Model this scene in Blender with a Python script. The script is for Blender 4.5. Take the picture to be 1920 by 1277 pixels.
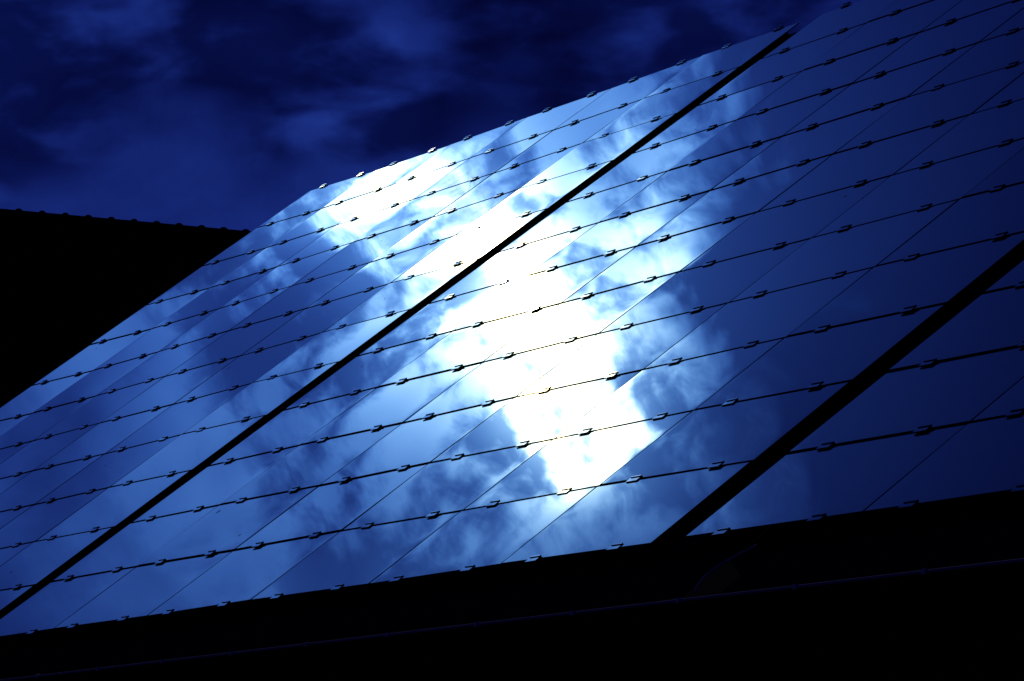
import bpy, math, random
from mathutils import Vector, Matrix

random.seed(11)
sc = bpy.context.scene
for o in list(bpy.data.objects):
    bpy.data.objects.remove(o)
COL = sc.collection

# ------------------------------------------------------------------ camera
# roof frame: u along the eaves, v up the slope, n out of the roof; v = n = 0 at the top edge of the panels
SLOPE = math.radians(36.257)
CA, SA = math.cos(SLOPE), math.sin(SLOPE)
Z0 = 7.127
CAM = Vector((26.833, -13.410, 1.600))
RIGHT = Vector((0.496153, 0.868235, 0.0))
DOWN = Vector((-0.123575, 0.070617, -0.989819))
FWD = Vector((-0.859396, 0.491102, 0.142329))
cd = bpy.data.cameras.new('camera')
cd.sensor_width = 36.0
cd.lens = 129.9
cd.clip_start = 0.1
cd.clip_end = 5000
cam = bpy.data.objects.new('camera', cd)
COL.objects.link(cam)
cam.matrix_world = Matrix(((RIGHT.x, -DOWN.x, -FWD.x, CAM.x),
                           (RIGHT.y, -DOWN.y, -FWD.y, CAM.y),
                           (RIGHT.z, -DOWN.z, -FWD.z, CAM.z),
                           (0, 0, 0, 1)))
sc.camera = cam

# ------------------------------------------------------------------ light
SUN_AZ, SUN_EL = math.radians(160.7), math.radians(24.7)     # azimuth counter-clockwise from +X
SUN = Vector((math.cos(SUN_EL) * math.cos(SUN_AZ), math.cos(SUN_EL) * math.sin(SUN_AZ), math.sin(SUN_EL)))
sl = bpy.data.lights.new('sun', 'SUN')
sl.energy = 2.0
sl.angle = math.radians(0.53)
sl.color = (1.0, 0.96, 0.90)
so = bpy.data.objects.new('sun', sl)
COL.objects.link(so)
so.rotation_euler = SUN.to_track_quat('Z', 'Y').to_euler()

sc.view_settings.view_transform = 'Standard'
sc.view_settings.look = 'None'
sc.view_settings.exposure = 0.0
sc.view_settings.gamma = 1.0
sc.view_settings.use_curve_mapping = False
sc.render.engine = 'CYCLES'


class NT:
    """small helper for node graphs"""
    def __init__(self, tree):
        self.t = tree
        tree.nodes.clear()

    def n(self, kind, **kw):
        nd = self.t.nodes.new(kind)
        for k, v in kw.items():
            setattr(nd, k, v)
        return nd

    def put(self, sock, val):
        if isinstance(val, bpy.types.NodeSocket):
            self.t.links.new(val, sock)
        else:
            sock.default_value = val

    def m(self, op, a, b=None, c=None, clamp=False):
        nd = self.n('ShaderNodeMath', operation=op, use_clamp=clamp)
        self.put(nd.inputs[0], a)
        if b is not None:
            self.put(nd.inputs[1], b)
        if c is not None:
            self.put(nd.inputs[2], c)
        return nd.outputs[0]

    def vm(self, op, a, b=None):
        nd = self.n('ShaderNodeVectorMath', operation=op)
        self.put(nd.inputs[0], a)
        if b is not None:
            self.put(nd.inputs[3] if op == 'SCALE' else nd.inputs[1], b)
        return nd.outputs['Value'] if op in ('DOT_PRODUCT', 'LENGTH') else nd.outputs[0]

    def step(self, x, lo, hi, a=0.0, b=1.0):
        nd = self.n('ShaderNodeMapRange', interpolation_type='SMOOTHSTEP')
        self.put(nd.inputs[0], x)
        for i, v in enumerate((lo, hi, a, b)):
            self.put(nd.inputs[1 + i], v)
        return nd.outputs[0]

    def noise(self, vec, scale, detail=5.0, rough=0.5, dist=0.0, lac=2.0):
        nd = self.n('ShaderNodeTexNoise')
        self.put(nd.inputs['Vector'], vec)
        nd.inputs['Scale'].default_value = scale
        nd.inputs['Detail'].default_value = detail
        nd.inputs['Roughness'].default_value = rough
        nd.inputs['Lacunarity'].default_value = lac
        nd.inputs['Distortion'].default_value = dist
        return nd.outputs[0]


# ------------------------------------------------------------------ sky: clear air above, a cloud bank below and around the sun
world = bpy.data.worlds.new('World')
sc.world = world
world.use_nodes = True
W = NT(world.node_tree)
d = W.n('ShaderNodeTexCoord').outputs['Generated']
sky = W.n('ShaderNodeTexSky', sky_type='NISHITA')
sky.sun_disc = False
sky.sun_elevation = SUN_EL
sky.sun_rotation = math.pi / 2 - SUN_AZ
sky.air_density = 1.0
sky.dust_density = 1.0
clear = W.n('ShaderNodeRGBToBW')
W.put(clear.inputs[0], sky.outputs[0])
clear = clear.outputs[0]
theta = W.m('ARCCOSINE', W.m('MINIMUM', W.vm('DOT_PRODUCT', d, tuple(SUN)), 0.9999999))
sep = W.n('ShaderNodeSeparateXYZ')
W.put(sep.inputs[0], d)
z = W.m('MAXIMUM', sep.outputs[2], 0.0)
plane = W.vm('SCALE', d, W.m('DIVIDE', 1.0, W.m('ADD', z, 0.35)))     # a flat cloud deck overhead
warp = W.n('ShaderNodeTexNoise')
W.put(warp.inputs['Vector'], plane)
warp.inputs['Scale'].default_value = 9.0
warp.inputs['Detail'].default_value = 2.0
wv = W.vm('SCALE', W.vm('SUBTRACT', warp.outputs[1], (0.5, 0.5, 0.5)), 0.05)
pw = W.vm('ADD', plane, wv)
SEED = 4.3
pb = W.vm('ADD', pw, (SEED * 1.37, SEED * 0.83, 0.0))
broad = W.noise(pb, 8.0, 3.0, 0.42)
pr = W.vm('ADD', W.vm('ADD', W.vm('SCALE', d, 1.55), (8.9, 5.34, 0.0)), W.vm('SCALE', wv, 0.35))
mid = W.noise(pr, 18.0, 5.0, 0.52, 0.5)
fine = W.noise(pr, 60.0, 6.0, 0.60, 0.5)
near = W.step(theta, math.radians(8.0), math.radians(3.0))           # crisp wisps lit from behind near the sun

# the veil ends in a ragged upper edge; above it the air is clear
edge = W.m('ADD', sep.outputs[2], W.m('MULTIPLY', W.m('SUBTRACT', broad, 0.5), 0.14))
edge = W.m('ADD', edge, W.m('MULTIPLY', W.m('SUBTRACT', mid, 0.5), 0.13))
across = W.vm('DOT_PRODUCT', d, (-math.sin(SUN_AZ), math.cos(SUN_AZ), 0.0))
edge = W.m('ADD', edge, W.m('MULTIPLY', across, -0.30))               # the bank's edge is not level
cover = W.step(edge, 0.490, 0.460)
tex = W.m('ADD', W.m('MULTIPLY', mid, 0.74), W.m('MULTIPLY', fine, 0.26))
wisp = W.step(tex, 0.425, 0.575)
wisp = W.m('ADD', W.m('MULTIPLY', wisp, near), W.m('MULTIPLY', W.m('SUBTRACT', 1.0, near), W.step(tex, 0.34, 0.66, 0.50, 0.82)))
mask = W.m('MULTIPLY', cover, W.m('MULTIPLY_ADD', wisp, 0.70, 0.30))

# how brightly the veil glows: forward scattering round the sun
def ex(k, s):
    return W.m('MULTIPLY', W.m('EXPONENT', W.m('MULTIPLY', theta, -1.0 / math.radians(s))), k)
glow = W.m('ADD', W.m('ADD', ex(14.0, 0.55), ex(2.8, 2.4)), W.m('ADD', ex(1.65, 5.6), 0.19))


def bank(az, el, k, size):
    """a thin bright bank of cloud near the sun"""
    az, el = math.radians(az), math.radians(el)
    c = (math.cos(el) * math.cos(az), math.cos(el) * math.sin(az), math.sin(el))
    q = W.vm('LENGTH', W.vm('SUBTRACT', d, c))
    q = W.m('POWER', W.m('DIVIDE', q, math.radians(size)), 2.0)
    return W.m('MULTIPLY', W.m('EXPONENT', W.m('MULTIPLY', q, -1.0)), k)


glow = W.m('ADD', glow, W.m('ADD', bank(162.6, 26.3, 8.0, 1.0), bank(160.3, 21.7, 6.5, 1.25)))
glow = W.m('ADD', glow, W.m('ADD', bank(159.6, 27.0, 1.8, 1.3), bank(157.6, 22.4, 0.9, 1.6)))
glow = W.m('ADD', glow, bank(163.3, 28.0, 2.8, 1.2))
# heavy grey cloud lower down, thicker and thinner in places
low = W.m('ADD', sep.outputs[2], W.m('MULTIPLY', W.m('SUBTRACT', broad, 0.5), 0.16))
heavy = W.m('MULTIPLY', W.step(low, 0.146, 0.206), W.step(low, 0.320, 0.255))
patch = W.noise(pb, 14.0, 4.0, 0.5)
heavy = W.m('MULTIPLY', heavy, W.step(patch, 0.70, 0.42, 0.35, 1.0))
dark = W.step(broad, 0.30, 0.66, 0.60, 1.25)
cloud = W.m('MULTIPLY', glow, dark)
aur = W.m('ADD', W.m('MULTIPLY', clear, 0.0045), W.m('ADD', ex(3.0, 0.9), ex(1.0, 3.6)))
L = W.m('ADD', W.m('MULTIPLY', cloud, mask), W.m('MULTIPLY', aur, W.m('SUBTRACT', 1.0, W.m('MULTIPLY', cover, 0.80))))
L = W.m('MULTIPLY', L, W.m('MULTIPLY_ADD', heavy, -0.84, 1.0))
comb = W.n('ShaderNodeCombineXYZ')
def toned(k1, p1, k2, p2):
    return W.m('ADD', W.m('MULTIPLY', W.m('POWER', L, p1), k1), W.m('MULTIPLY', W.m('POWER', L, p2), k2))
W.put(comb.inputs[0], toned(0.062, 1.2, 0.028, 3.0))
W.put(comb.inputs[1], W.m('ADD', toned(0.225, 1.62, 0.014, 3.0), W.m('MULTIPLY', L, 0.045)))
W.put(comb.inputs[2], L)
bg = W.n('ShaderNodeBackground')
W.put(bg.inputs[0], W.vm('SCALE', comb.outputs[0], 10.0))
bg.inputs[1].default_value = 0.1
W.put(W.n('ShaderNodeOutputWorld').inputs[0], bg.outputs[0])


# ------------------------------------------------------------------ materials
def material(name):
    mt = bpy.data.materials.new(name)
    mt.use_nodes = True
    return mt, NT(mt.node_tree)


def plain(name, col, rough, metal=0.0, spec=0.5, noise=0.25, scale=6.0, bump=0.0):
    mt, g = material(name)
    p = g.n('ShaderNodeBsdfPrincipled')
    co = g.n('ShaderNodeTexCoord').outputs['Object']
    nz = g.noise(co, scale, 6.0, 0.6)
    mx = g.n('ShaderNodeMix', data_type='RGBA')
    g.put(mx.inputs[0], nz)
    mx.inputs[6].default_value = (*[c * (1 - noise) for c in col], 1)
    mx.inputs[7].default_value = (*[c * (1 + noise) for c in col], 1)
    g.put(p.inputs['Base Color'], mx.outputs[2])
    g.put(p.inputs['Roughness'], g.m('ADD', rough, g.m('MULTIPLY', g.m('SUBTRACT', nz, 0.5), 0.2 * rough)))
    p.inputs['Metallic'].default_value = metal
    p.inputs['Specular IOR Level'].default_value = spec
    if bump:
        b = g.n('ShaderNodeBump')
        b.inputs['Strength'].default_value = bump
        b.inputs['Distance'].default_value = 0.01
        g.put(b.inputs['Height'], nz)
        g.put(p.inputs['Normal'], b.outputs[0])
    g.put(g.n('ShaderNodeOutputMaterial').inputs[0], p.outputs[0])
    return mt


def gap_shade_material():  # flat black put in for the shade down the open gaps
    mt, g = material('black_strip')
    df = g.n('ShaderNodeBsdfDiffuse')
    df.inputs[0].default_value = (0.008, 0.008, 0.010, 1)
    g.put(g.n('ShaderNodeOutputMaterial').inputs[0], df.outputs[0])
    return mt


def glass_material():
    mt, g = material('thin_film_glass')
    co = g.n('ShaderNodeTexCoord').outputs['Object']
    info = g.n('ShaderNodeObjectInfo')
    seed = g.vm('SCALE', info.outputs['Location'], 3.7)
    co = g.vm('ADD', co, seed)
    smear = g.noise(co, 3.0, 5.0, 0.6, 0.8)
    vor = g.n('ShaderNodeTexVoronoi')
    g.put(vor.inputs['Vector'], co)
    vor.inputs['Scale'].default_value = 3.4
    sepc = g.n('ShaderNodeSeparateColor')
    g.put(sepc.inputs[0], vor.outputs['Color'])
    size = g.m('MULTIPLY', g.m('MAXIMUM', g.m('SUBTRACT', sepc.outputs[0], 0.70), 0.0), 0.22)
    speck = g.m('LESS_THAN', vor.outputs['Distance'], size)
    p = g.n('ShaderNodeBsdfPrincipled')
    p.inputs['Base Color'].default_value = (0.004, 0.005, 0.012, 1)
    p.inputs['IOR'].default_value = 1.75
    g.put(p.inputs['Roughness'], g.step(smear, 0.3, 0.75, 0.008, 0.014))
    dirt = g.n('ShaderNodeBsdfDiffuse')
    dirt.inputs[0].default_value = (0.05, 0.045, 0.04, 1)
    sx = g.n('ShaderNodeSeparateXYZ')
    g.put(sx.inputs[0], g.n('ShaderNodeTexCoord').outputs['Object'])
    edge = g.step(sx.outputs[1], 0.10, 0.0, 0.0, 0.10)
    streak = g.noise(g.vm('MULTIPLY', co, (26.0, 2.0, 1.0)), 1.0, 4.0, 0.6)
    film = g.m('MULTIPLY', edge, g.step(streak, 0.35, 0.70))
    film = g.m('ADD', film, g.step(smear, 0.45, 0.85, 0.0, 0.035))
    mx = g.n('ShaderNodeMixShader')
    g.put(mx.inputs[0], g.m('MAXIMUM', g.m('MULTIPLY', speck, 0.85), film))
    g.put(mx.inputs[1], p.outputs[0])
    g.put(mx.inputs[2], dirt.outputs[0])
    g.put(g.n('ShaderNodeOutputMaterial').inputs[0], mx.outputs[0])
    return mt


M_GLASS = glass_material()
M_GAP_SHADE = gap_shade_material()
M_EDGE = plain('glass_edge', (0.006, 0.007, 0.012), 0.5, spec=0.0)
M_CLAMP = plain('anodised_clamp', (0.045, 0.05, 0.065), 0.022, metal=1.0)
M_RAIL = plain('dark_rail', (0.012, 0.012, 0.014), 0.6, spec=0.0)
M_ROOF = plain('black_roof_sheet', (0.008, 0.008, 0.010), 0.75, spec=0.0)
M_WALL = plain('dark_render', (0.014, 0.013, 0.014), 0.9, spec=0.0, scale=9, bump=0.3)
M_TILE = plain('dark_roof_tile', (0.014, 0.011, 0.011), 0.9, spec=0.0, scale=4, bump=0.3)
M_GUTTER = plain('gutter_clip_metal', (0.16, 0.17, 0.26), 0.60, spec=0.0)
M_BEAD = plain('gutter_bead_paint', (0.055, 0.06, 0.14), 0.60, spec=0.0)
M_FASCIA = plain('black_fascia', (0.005, 0.005, 0.006), 0.9, spec=0.0)
M_CABLE = plain('cable_sheath', (0.06, 0.055, 0.16), 0.6, spec=0.0)
M_GROUND = plain('asphalt', (0.035, 0.034, 0.036), 0.95, spec=0.1, scale=0.8)


# ------------------------------------------------------------------ mesh helpers
def mesh(name, verts, faces, mat, parent=None, smooth=None, mats=None, fm=None):
    me = bpy.data.meshes.new(name)
    me.from_pydata([tuple(v) for v in verts], [], faces)
    for m_ in (mats or [mat]):
        me.materials.append(m_)
    for i, pl in enumerate(me.polygons):
        if smooth and smooth[i]:
            pl.use_smooth = True
        if fm:
            pl.material_index = fm[i]
    me.update()
    o = bpy.data.objects.new(name, me)
    COL.objects.link(o)
    o.parent = parent
    return o


def box_vf(x0, x1, y0, y1, z0, z1, off=0):
    v = [(x, y, z) for z in (z0, z1) for y in (y0, y1) for x in (x0, x1)]
    f = [(0, 2, 3, 1), (4, 5, 7, 6), (0, 1, 5, 4), (2, 6, 7, 3), (0, 4, 6, 2), (1, 3, 7, 5)]
    return v, [tuple(i + off for i in q) for q in f]


def boxes(lst):
    V, F = [], []
    for b in lst:
        v, f = box_vf(*b, off=len(V))
        V += v
        F += f
    return V, F


def tag(o, label=None, cat=None, group=None, kind=None):
    for k, v in (('label', label), ('category', cat), ('group', group), ('kind', kind)):
        if v:
            o[k] = v


def empty(name, loc=(0, 0, 0), rot=(0, 0, 0)):
    o = bpy.data.objects.new(name, None)
    o.empty_display_size = 0.3
    COL.objects.link(o)
    o.location = loc
    o.rotation_euler = rot
    return o


def roof_pt(u, v, n):
    return Vector((u, v * CA - n * SA, Z0 + v * SA + n * CA))


# ------------------------------------------------------------------ setting: ground
gv = [(-1500, -1500, 0), (1500, -1500, 0), (1500, 1500, 0), (-1500, 1500, 0)]
tag(mesh('ground', gv, [(0, 1, 2, 3)], M_GROUND), kind='structure')

# ------------------------------------------------------------------ the barn that carries the panels
PU, PV, GAP = 1.2, 0.6, 0.22
NCOL, NROW = 6, 12
SEC = NCOL * PU + GAP
U0, U1 = 0.06, 3 * SEC - GAP + 0.10
RN = -0.10                                             # roof sheet below the glass
VT, VB = 0.16, -NROW * PV - 0.30                       # ridge and drip edge along the slope
barn = empty('barn', (0, 0, 0))
tag(barn, 'long black barn whose sloping roof carries the rows of solar panels', 'barn')
T = 0.05


def roof_world(u, v, n):
    return tuple(roof_pt(u, v, n))


rv = []
for u in (U0, U1):
    rv += [roof_world(u, VT, RN), roof_world(u, VB, RN), roof_world(u, VB, RN - T), roof_world(u, VT, RN - T)]
mesh('roof', rv, [(0, 1, 5, 4), (1, 2, 6, 5), (2, 3, 7, 6), (3, 0, 4, 7), (0, 3, 2, 1), (4, 5, 6, 7)], M_ROOF, barn)
ridge = roof_pt(0, VT, RN)
back_y = ridge.y + 5.9
rv = []
for u in (U0, U1):
    rv += [(u, ridge.y + .003, ridge.z), (u, back_y, 3.0), (u, back_y, 3.0 - .1), (u, ridge.y + .003, ridge.z - .1)]
mesh('roof', rv, [(0, 4, 5, 1), (1, 5, 6, 2), (2, 6, 7, 3), (3, 7, 4, 0), (0, 1, 2, 3), (4, 7, 6, 5)], M_ROOF, barn)
drip = roof_pt(0, VB, RN - T)
wy = drip.y + 0.45
wy2 = back_y - 0.4


def wall_z(y):
    return min(Z0 + (RN - T) * CA + (y + (RN - T) * SA) / CA * SA, 1e9) - 0.02


V, F = boxes([(U0 + .3, U1 - .3, wy, wy + .25, 0, drip.z + .28)])
mesh('wall', V, F, M_WALL, barn)
V, F = boxes([(U0 + .3, U1 - .3, wy2 - .25, wy2, 0, 2.9)])
mesh('wall', V, F, M_WALL, barn)
for u in (U0 + .30, U1 - .50):
    prof = [(wy + .252, 0), (wy2 - .252, 0), (wy2 - .252, 2.95), (ridge.y, ridge.z - .25), (wy + .252, drip.z + .36)]
    V = [(u, a, b) for a, b in prof] + [(u + .2, a, b) for a, b in prof]
    n5 = 5
    F = [(4, 3, 2, 1, 0), (5, 6, 7, 8, 9)] + [(i, (i + 1) % 5, 5 + (i + 1) % 5, 5 + i) for i in range(5)]
    mesh('gable_wall', V, F, M_WALL, barn)
# fascia board and soffit under the drip edge
V, F = boxes([(U0, U1, drip.y + .03, drip.y + .055, drip.z - .24, drip.z + .01)])
mesh('fascia', V, F, M_FASCIA, barn)
V, F = boxes([(U0, U1, drip.y + .057, wy - .002, drip.z - .235, drip.z - .215)])
mesh('soffit', V, F, M_FASCIA, barn)

# half-round gutter with a rolled front bead
GR = 0.080
gy, gz = drip.y - 0.105, drip.z + 0.012


def sweep(profile, u0, u1, closed=False):
    k = len(profile)
    V = [(u0, a, b) for a, b in profile] + [(u1, a, b) for a, b in profile]
    F = [(i, (i + 1) % k, k + (i + 1) % k, k + i) for i in range(k if closed else k - 1)]
    return V, F


outer = [(gy + GR * math.cos(a), gz + GR * math.sin(a)) for a in [math.pi + math.pi * i / 14 for i in range(15)]]
inner = [(gy + (GR - .003) * math.cos(a), gz + (GR - .003) * math.sin(a)) for a in [2 * math.pi - math.pi * i / 14 for i in range(15)]]
V, F = sweep(outer + inner, U0, U1, True)
gut = mesh('gutter', V, F, M_FASCIA, barn, smooth=[True] * len(F))
br = 0.0065
bead = [(gy - GR - .002 + br * math.cos(a), gz + .003 + br * math.sin(a)) for a in [2 * math.pi * i / 10 for i in range(10)]]
V, F = sweep(bead, U0, U1, True)
mesh('bead', V, F, M_BEAD, gut, smooth=[True] * len(F))

# gutter clips hooked over the bead
by, bz = gy - GR - .002, gz + .003
V, F = boxes([(-.010, .010, -.0095, .0095, -.008, .0098), (-.012, .012, .0110, GR * 2 - .004, .0020, .0060)])
clip_me = None
u = 0.12
while u < U1:
    if clip_me is None:
        c = mesh('gutter_clip', V, F, M_GUTTER, gut)
        clip_me = c.data
    else:
        c = bpy.data.objects.new('gutter_clip', clip_me)
        COL.objects.link(c)
        c.parent = gut
    c.location = (u, by, bz)
    c.rotation_euler = (random.uniform(-.1, .1), random.uniform(-.06, .06), random.uniform(-.05, .05))
    u += 0.762

# ------------------------------------------------------------------ solar arrays
JU, JV, TH = 0.0170, 0.024, 0.0072
NU, NV = 14, 8
us = [0.0, 0.010, 0.035] + [0.035 + (1 - 0.07) * i / (NU - 4) for i in range(1, NU - 4)] + [0.965, 0.990, 1.0]
vs = [0.0, 0.012, 0.05] + [0.05 + 0.90 * i / (NV - 2) for i in range(1, NV - 2)] + [0.95, 0.988, 1.0]

# node heights: the purlins are not dead straight
rng = random.Random(5)
COLTILT = {}
ROWTILT = {}


def panel_mesh(w, h, tu, tv, r):
    """glass laminate, origin at its lower left corner; tu, tv tilts in radians"""
    sag = r.uniform(-0.00002, 0.00016)
    sagv = r.uniform(-0.00006, 0.00008)
    tw = r.gauss(0, 0.00012)
    waves = [(r.uniform(-2.2, 2.2), r.uniform(-1.4, 1.4), r.uniform(0, 6.28), r.uniform(.000003, .000016)) for _ in range(4)]
    curl = r.uniform(0.00001, 0.00008)

    def hgt(a, b):
        x, y = a * w, b * h
        q = tu * (x - w / 2) + tv * (y - h / 2) - sag * 4 * a * (1 - a) - sagv * 4 * b * (1 - b) + tw * (a - .5) * (b - .5) * 4
        for fx, fy, ph, am in waves:
            q += am * math.sin(6.283 * (fx * a + fy * b) + ph)
        e = min(a, 1 - a) * w
        if e < 0.045:
            q -= curl * (1 - e / 0.045) ** 2
        return q
    V, F, S, MI = [], [], [], []
    a_, b_ = len(us), len(vs)
    for b in vs:
        for a in us:
            V.append((a * w, b * h, hgt(a, b)))
    for j in range(b_ - 1):
        for i in range(a_ - 1):
            q = j * a_ + i
            F.append((q, q + 1, q + a_ + 1, q + a_))
            S.append(True)
            MI.append(0)
    cs = [(0, 0), (1, 0), (1, 1), (0, 1)]
    k = len(V)
    for a, b in cs:
        V.append((a * w, b * h, hgt(a, b) - .0006))
    for a, b in cs:
        V.append((a * w, b * h, hgt(a, b) - TH))
    for i in range(4):
        j = (i + 1) % 4
        F.append((k + i, k + 4 + i, k + 4 + j, k + j))
        S.append(False)
        MI.append(1)
    F.append((k + 7, k + 6, k + 5, k + 4))
    S.append(False)
    MI.append(1)
    return V, F, S, MI


# clamp: a flat bar over the joint with a raised lip along its upper edge and a stem down to the rail
CV, CF = boxes([(-.042, .042, -.0185, .0180, .0012, .0070),
                (-.038, .042, .0105, .0178, .0072, .0108),
                (-.025, .025, -.0060, .0060, -.0340, .0010)])
clamp_data = None

labels = ['far left solar array ending at the open gable edge beside the dark roof',
          'middle solar array between the two wide black strips, with the brightest sun glare',
          'right hand solar array right of the lower wide black strip, reflecting dark blue sky']
col_t = [[-0.022, -.004, .003, -.002, .004, -.006], [0.002, -.003, .004, -.003, .003, -.007], [-0.004, 0.002, -.002, 0, 0, 0]]
for s in range(3):
    base = s * SEC
    arr = empty('solar_array', roof_pt(base, -NROW * PV, 0), (SLOPE, 0, 0))
    tag(arr, labels[s], 'solar panels', 'solar arrays on the barn roof')
    ncol = NCOL if s < 2 else 4
    for k in range(ncol):
        ctv = rng.gauss(0, .0028)
        for j in range(NROW):                      # j = 0 is the lowest row
            tu = col_t[s][k] + rng.gauss(0, .0008)
            tv = ctv + rng.gauss(0, .0014)
            ju = JU * rng.uniform(.6, 1.3) * (1.7 if k == 5 else 1.0)
            x0 = k * PU + ((0.022 if s else 0.0) if k == 0 else ju / 2)
            x1 = (k + 1) * PU - (0.022 if k == NCOL - 1 else JU / 2)
            if s == 0 and k == 0:
                x0 += 0.06
            V, F, S, MI = panel_mesh(x1 - x0, PV - JV, tu, tv, rng)
            o = mesh('panel', V, F, None, arr, S, [M_GLASS, M_EDGE], MI)
            nz = 0.0
            if s == 0 and k == 0:
                nz = -tu * (x1 - x0) / 2
            o.location = (x0, j * PV + JV / 2, nz + rng.gauss(0, .0004))
    # clamps on every joint between the rows
    for k in range(ncol):
        for j in range(NROW + 1):
            for fu in (.238, .772):
                if clamp_data is None:
                    c = mesh('clamp', CV, CF, M_CLAMP, arr)
                    clamp_data = c.data
                else:
                    c = bpy.data.objects.new('clamp', clamp_data)
                    COL.objects.link(c)
                    c.parent = arr
                nz = 0.0
                if s == 0 and k == 0:
                    nz = .022 * (1 - fu) * 1.15
                c.location = (k * PU + fu * PU + rng.gauss(0, .006), j * PV + rng.gauss(0, .0008), nz + .0006)
                c.rotation_euler = (rng.gauss(0, .004), rng.gauss(0, .003), rng.gauss(0, .012))
    # mounting rails running up the slope under the clamps
    for k in range(ncol):
        for fu in (.24, .79):
            uu = k * PU + fu * PU
            V, F = boxes([(uu - .02, uu + .02, -.02, NROW * PV + .02, -.094, -.036)])
            mesh('rail', V, F, M_RAIL, arr)

# added black strips in the two open gaps, standing for the shade there
for s in range(2):
    ub = (s + 1) * SEC - GAP
    st = empty('cover_strip', roof_pt(ub, -NROW * PV, 0), (SLOPE, 0, 0))
    V, F = boxes([(-.012, GAP + .012, .004, NROW * PV - .02, -.060, -.052)])
    mesh('plate', V, F, M_GAP_SHADE, st)
    V, F = boxes([(.03, .06, .01, NROW * PV - .03, -.0995, -.0605), (GAP - .06, GAP - .03, .01, NROW * PV - .03, -.0995, -.0605)])
    mesh('batten', V, F, M_RAIL, st)
    tag(st, ['wide black strip in the gap between left and middle solar arrays, crossing the sun glare',
             'wide black strip in the gap between middle and right solar arrays, reaching the eaves'][s],
        'cover strip', 'black strips between the solar arrays')


# ------------------------------------------------------------------ cable sagging from under the panels to the gutter
def tube(pts, r, k=8):
    V, F = [], []
    for i, p in enumerate(pts):
        t = (pts[min(i + 1, len(pts) - 1)] - pts[max(i - 1, 0)]).normalized()
        a = t.cross(Vector((0, 0, 1))).normalized()
        b = a.cross(t)
        for q in range(k):
            an = 2 * math.pi * q / k
            V.append(p + a * (r * math.cos(an)) + b * (r * math.sin(an)))
    for i in range(len(pts) - 1):
        for q in range(k):
            F.append((i * k + q, i * k + (q + 1) % k, (i + 1) * k + (q + 1) % k, (i + 1) * k + q))
    F.append(tuple(range(k)))
    F.append(tuple((len(pts) - 1) * k + q for q in reversed(range(k))))
    return V, F


def pix(x, y, dist):
    """world point seen at photo pixel x, y at a distance along the view axis"""
    f = 6928.0
    return CAM + (FWD + RIGHT * ((x - 960) / f) + DOWN * ((y - 638.5) / f)) * dist


# ------------------------------------------------------------------ farmhouse on the left
HD = 46.0
A = pix(0, 394, HD)
ang = math.radians(61.3)
fh = Vector((FWD.x, FWD.y, 0)).normalized()
rh = Vector((RIGHT.x, RIGHT.y, 0)).normalized()
rd = (fh * math.cos(ang) + rh * math.sin(ang)).normalized()
nd = Vector((rd.y, -rd.x, 0))
if nd.dot(fh) > 0:
    nd = -nd
house = empty('house', (A.x, A.y, 0), (0, 0, math.atan2(rd.y, rd.x)))
side = 1.0 if (Matrix.Rotation(house.rotation_euler.z, 3, 'Z') @ Vector((0, 1, 0))).dot(nd) > 0 else -1.0
H = A.z
HL0, HL1 = -4.0, 8.0
RW, DROP = 5.0, 5.0
tk = .16
for sg in (side, -side):
    V, F = [], []
    for x in (HL0, HL1):
        V += [(x, sg * .002, H), (x, sg * RW, H - DROP), (x, sg * RW, H - DROP - tk), (x, sg * .002, H - tk)]
    F = [(0, 1, 5, 4), (1, 2, 6, 5), (2, 3, 7, 6), (3, 0, 4, 7), (0, 3, 2, 1), (4, 5, 6, 7)]
    rf = mesh('roof', V, F, M_TILE, house)
    # battens of tile courses lying on the slope
    n_c = 14
    for i in range(n_c):
        t0 = (i + .12) / n_c
        t1 = (i + .97) / n_c
        V = []
        for x in (HL0 + .02, HL1 - .02):
            for t, up in ((t0, .012), (t1, .045), (t1, .004), (t0, .002)):
                V.append((x, sg * (RW * t + up * .7), H - DROP * t + up * .7))
        mesh('tile_course', V, [(0, 1, 5, 4), (1, 2, 6, 5), (2, 3, 7, 6), (3, 0, 4, 7), (0, 3, 2, 1), (4, 5, 6, 7)], M_TILE, rf)
V, F = boxes([(HL0 + .4, HL1 - .4, -RW + .6, RW - .6, 0, H - DROP + .3)])
mesh('wall', V, F, M_WALL, house)
for x in (HL0 + .402, HL1 - .652):
    prof = [(-RW + .62, H - DROP + .302), (RW - .62, H - DROP + .302), (0, H - .35)]
    V = [(x, a, b) for a, b in prof] + [(x + .25, a, b) for a, b in prof]
    mesh('gable_wall', V, [(2, 1, 0), (3, 4, 5), (0, 1, 4, 3), (1, 2, 5, 4), (2, 0, 3, 5)], M_WALL, house)
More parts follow.
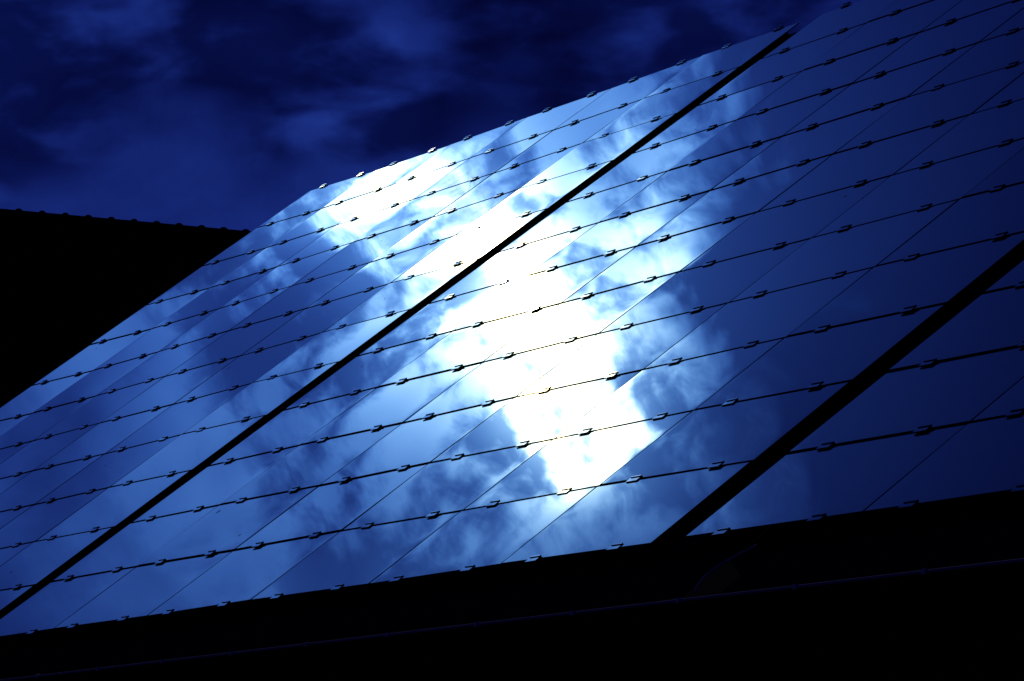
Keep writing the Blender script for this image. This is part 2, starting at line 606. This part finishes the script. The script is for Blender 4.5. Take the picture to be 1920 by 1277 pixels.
# ridge caps: each a half-round tile with a raised collar at its right end
prof_a = [(.13 * math.cos(a), .055 * math.sin(a)) for a in [math.pi * i / 8 for i in range(9)]]
prof_c = [(.14 * math.cos(a), .080 * math.sin(a)) for a in [math.pi * i / 8 for i in range(9)]]
SP = None
FPX = 6928.0


def ridge_at_pixel(x):
    lo, hi = -20.0, 40.0
    for _ in range(60):
        m_ = (lo + hi) / 2
        P = A + rd * m_ - CAM
        px = 960 + FPX * P.dot(RIGHT) / P.dot(FWD)
        if px < x:
            lo = m_
        else:
            hi = m_
    return lo


r0, r9 = ridge_at_pixel(36), ridge_at_pixel(420)
SP = (r9 - r0) / 9.0
ridge_me = None
for i in range(-6, 22):
    x = r0 + i * SP
    if x < HL0 + SP or x > HL1:
        continue
    if ridge_me is None:
        V, F, S = [], [], []
        secs = [(-SP + .004, prof_a), (-.050, prof_a), (-.030, prof_c), (-.008, prof_c), (.010, prof_a)]
        for xx, pf in secs:
            V += [(xx, a, b - .02) for a, b in pf]
        for q in range(len(secs) - 1):
            for w in range(8):
                F.append((q * 9 + w, q * 9 + w + 1, (q + 1) * 9 + w + 1, (q + 1) * 9 + w))
        F.append(tuple(range(9)))
        F.append(tuple((len(secs) - 1) * 9 + w for w in reversed(range(9))))
        c = mesh('ridge_cap', V, F, M_TILE, house)
        ridge_me = c.data
    else:
        c = bpy.data.objects.new('ridge_cap', ridge_me)
        COL.objects.link(c)
        c.parent = house
    c.location = (x, 0, H - .02)
tag(house, 'house in black silhouette on the left with knobbly ridge tiles along its roof', 'house')

# cable: drops out of the array's lower edge and curls down to the gutter
def on_plane(x, y, yy):
    q = pix(x, y, 1.0) - CAM
    return CAM + q * ((yy - CAM.y) / q.y)


pts = []
P0 = on_plane(1420, 1022, drip.y + .02)
P1 = on_plane(1366, 1050, drip.y - .03)
P2 = on_plane(1322, 1068, drip.y - .06)
P3 = on_plane(1304, 1108, drip.y - .06)
for i in range(17):
    t = i / 16
    pts.append(P0 * (1 - t) ** 3 + P1 * 3 * t * (1 - t) ** 2 + P2 * 3 * t * t * (1 - t) + P3 * t ** 3)
V, F = tube(pts, .006)
cb = mesh('cable', V, F, M_CABLE, None, [True] * len(F))
tag(cb, 'thin dark cable curling from the panels down to the gutter', 'cable')
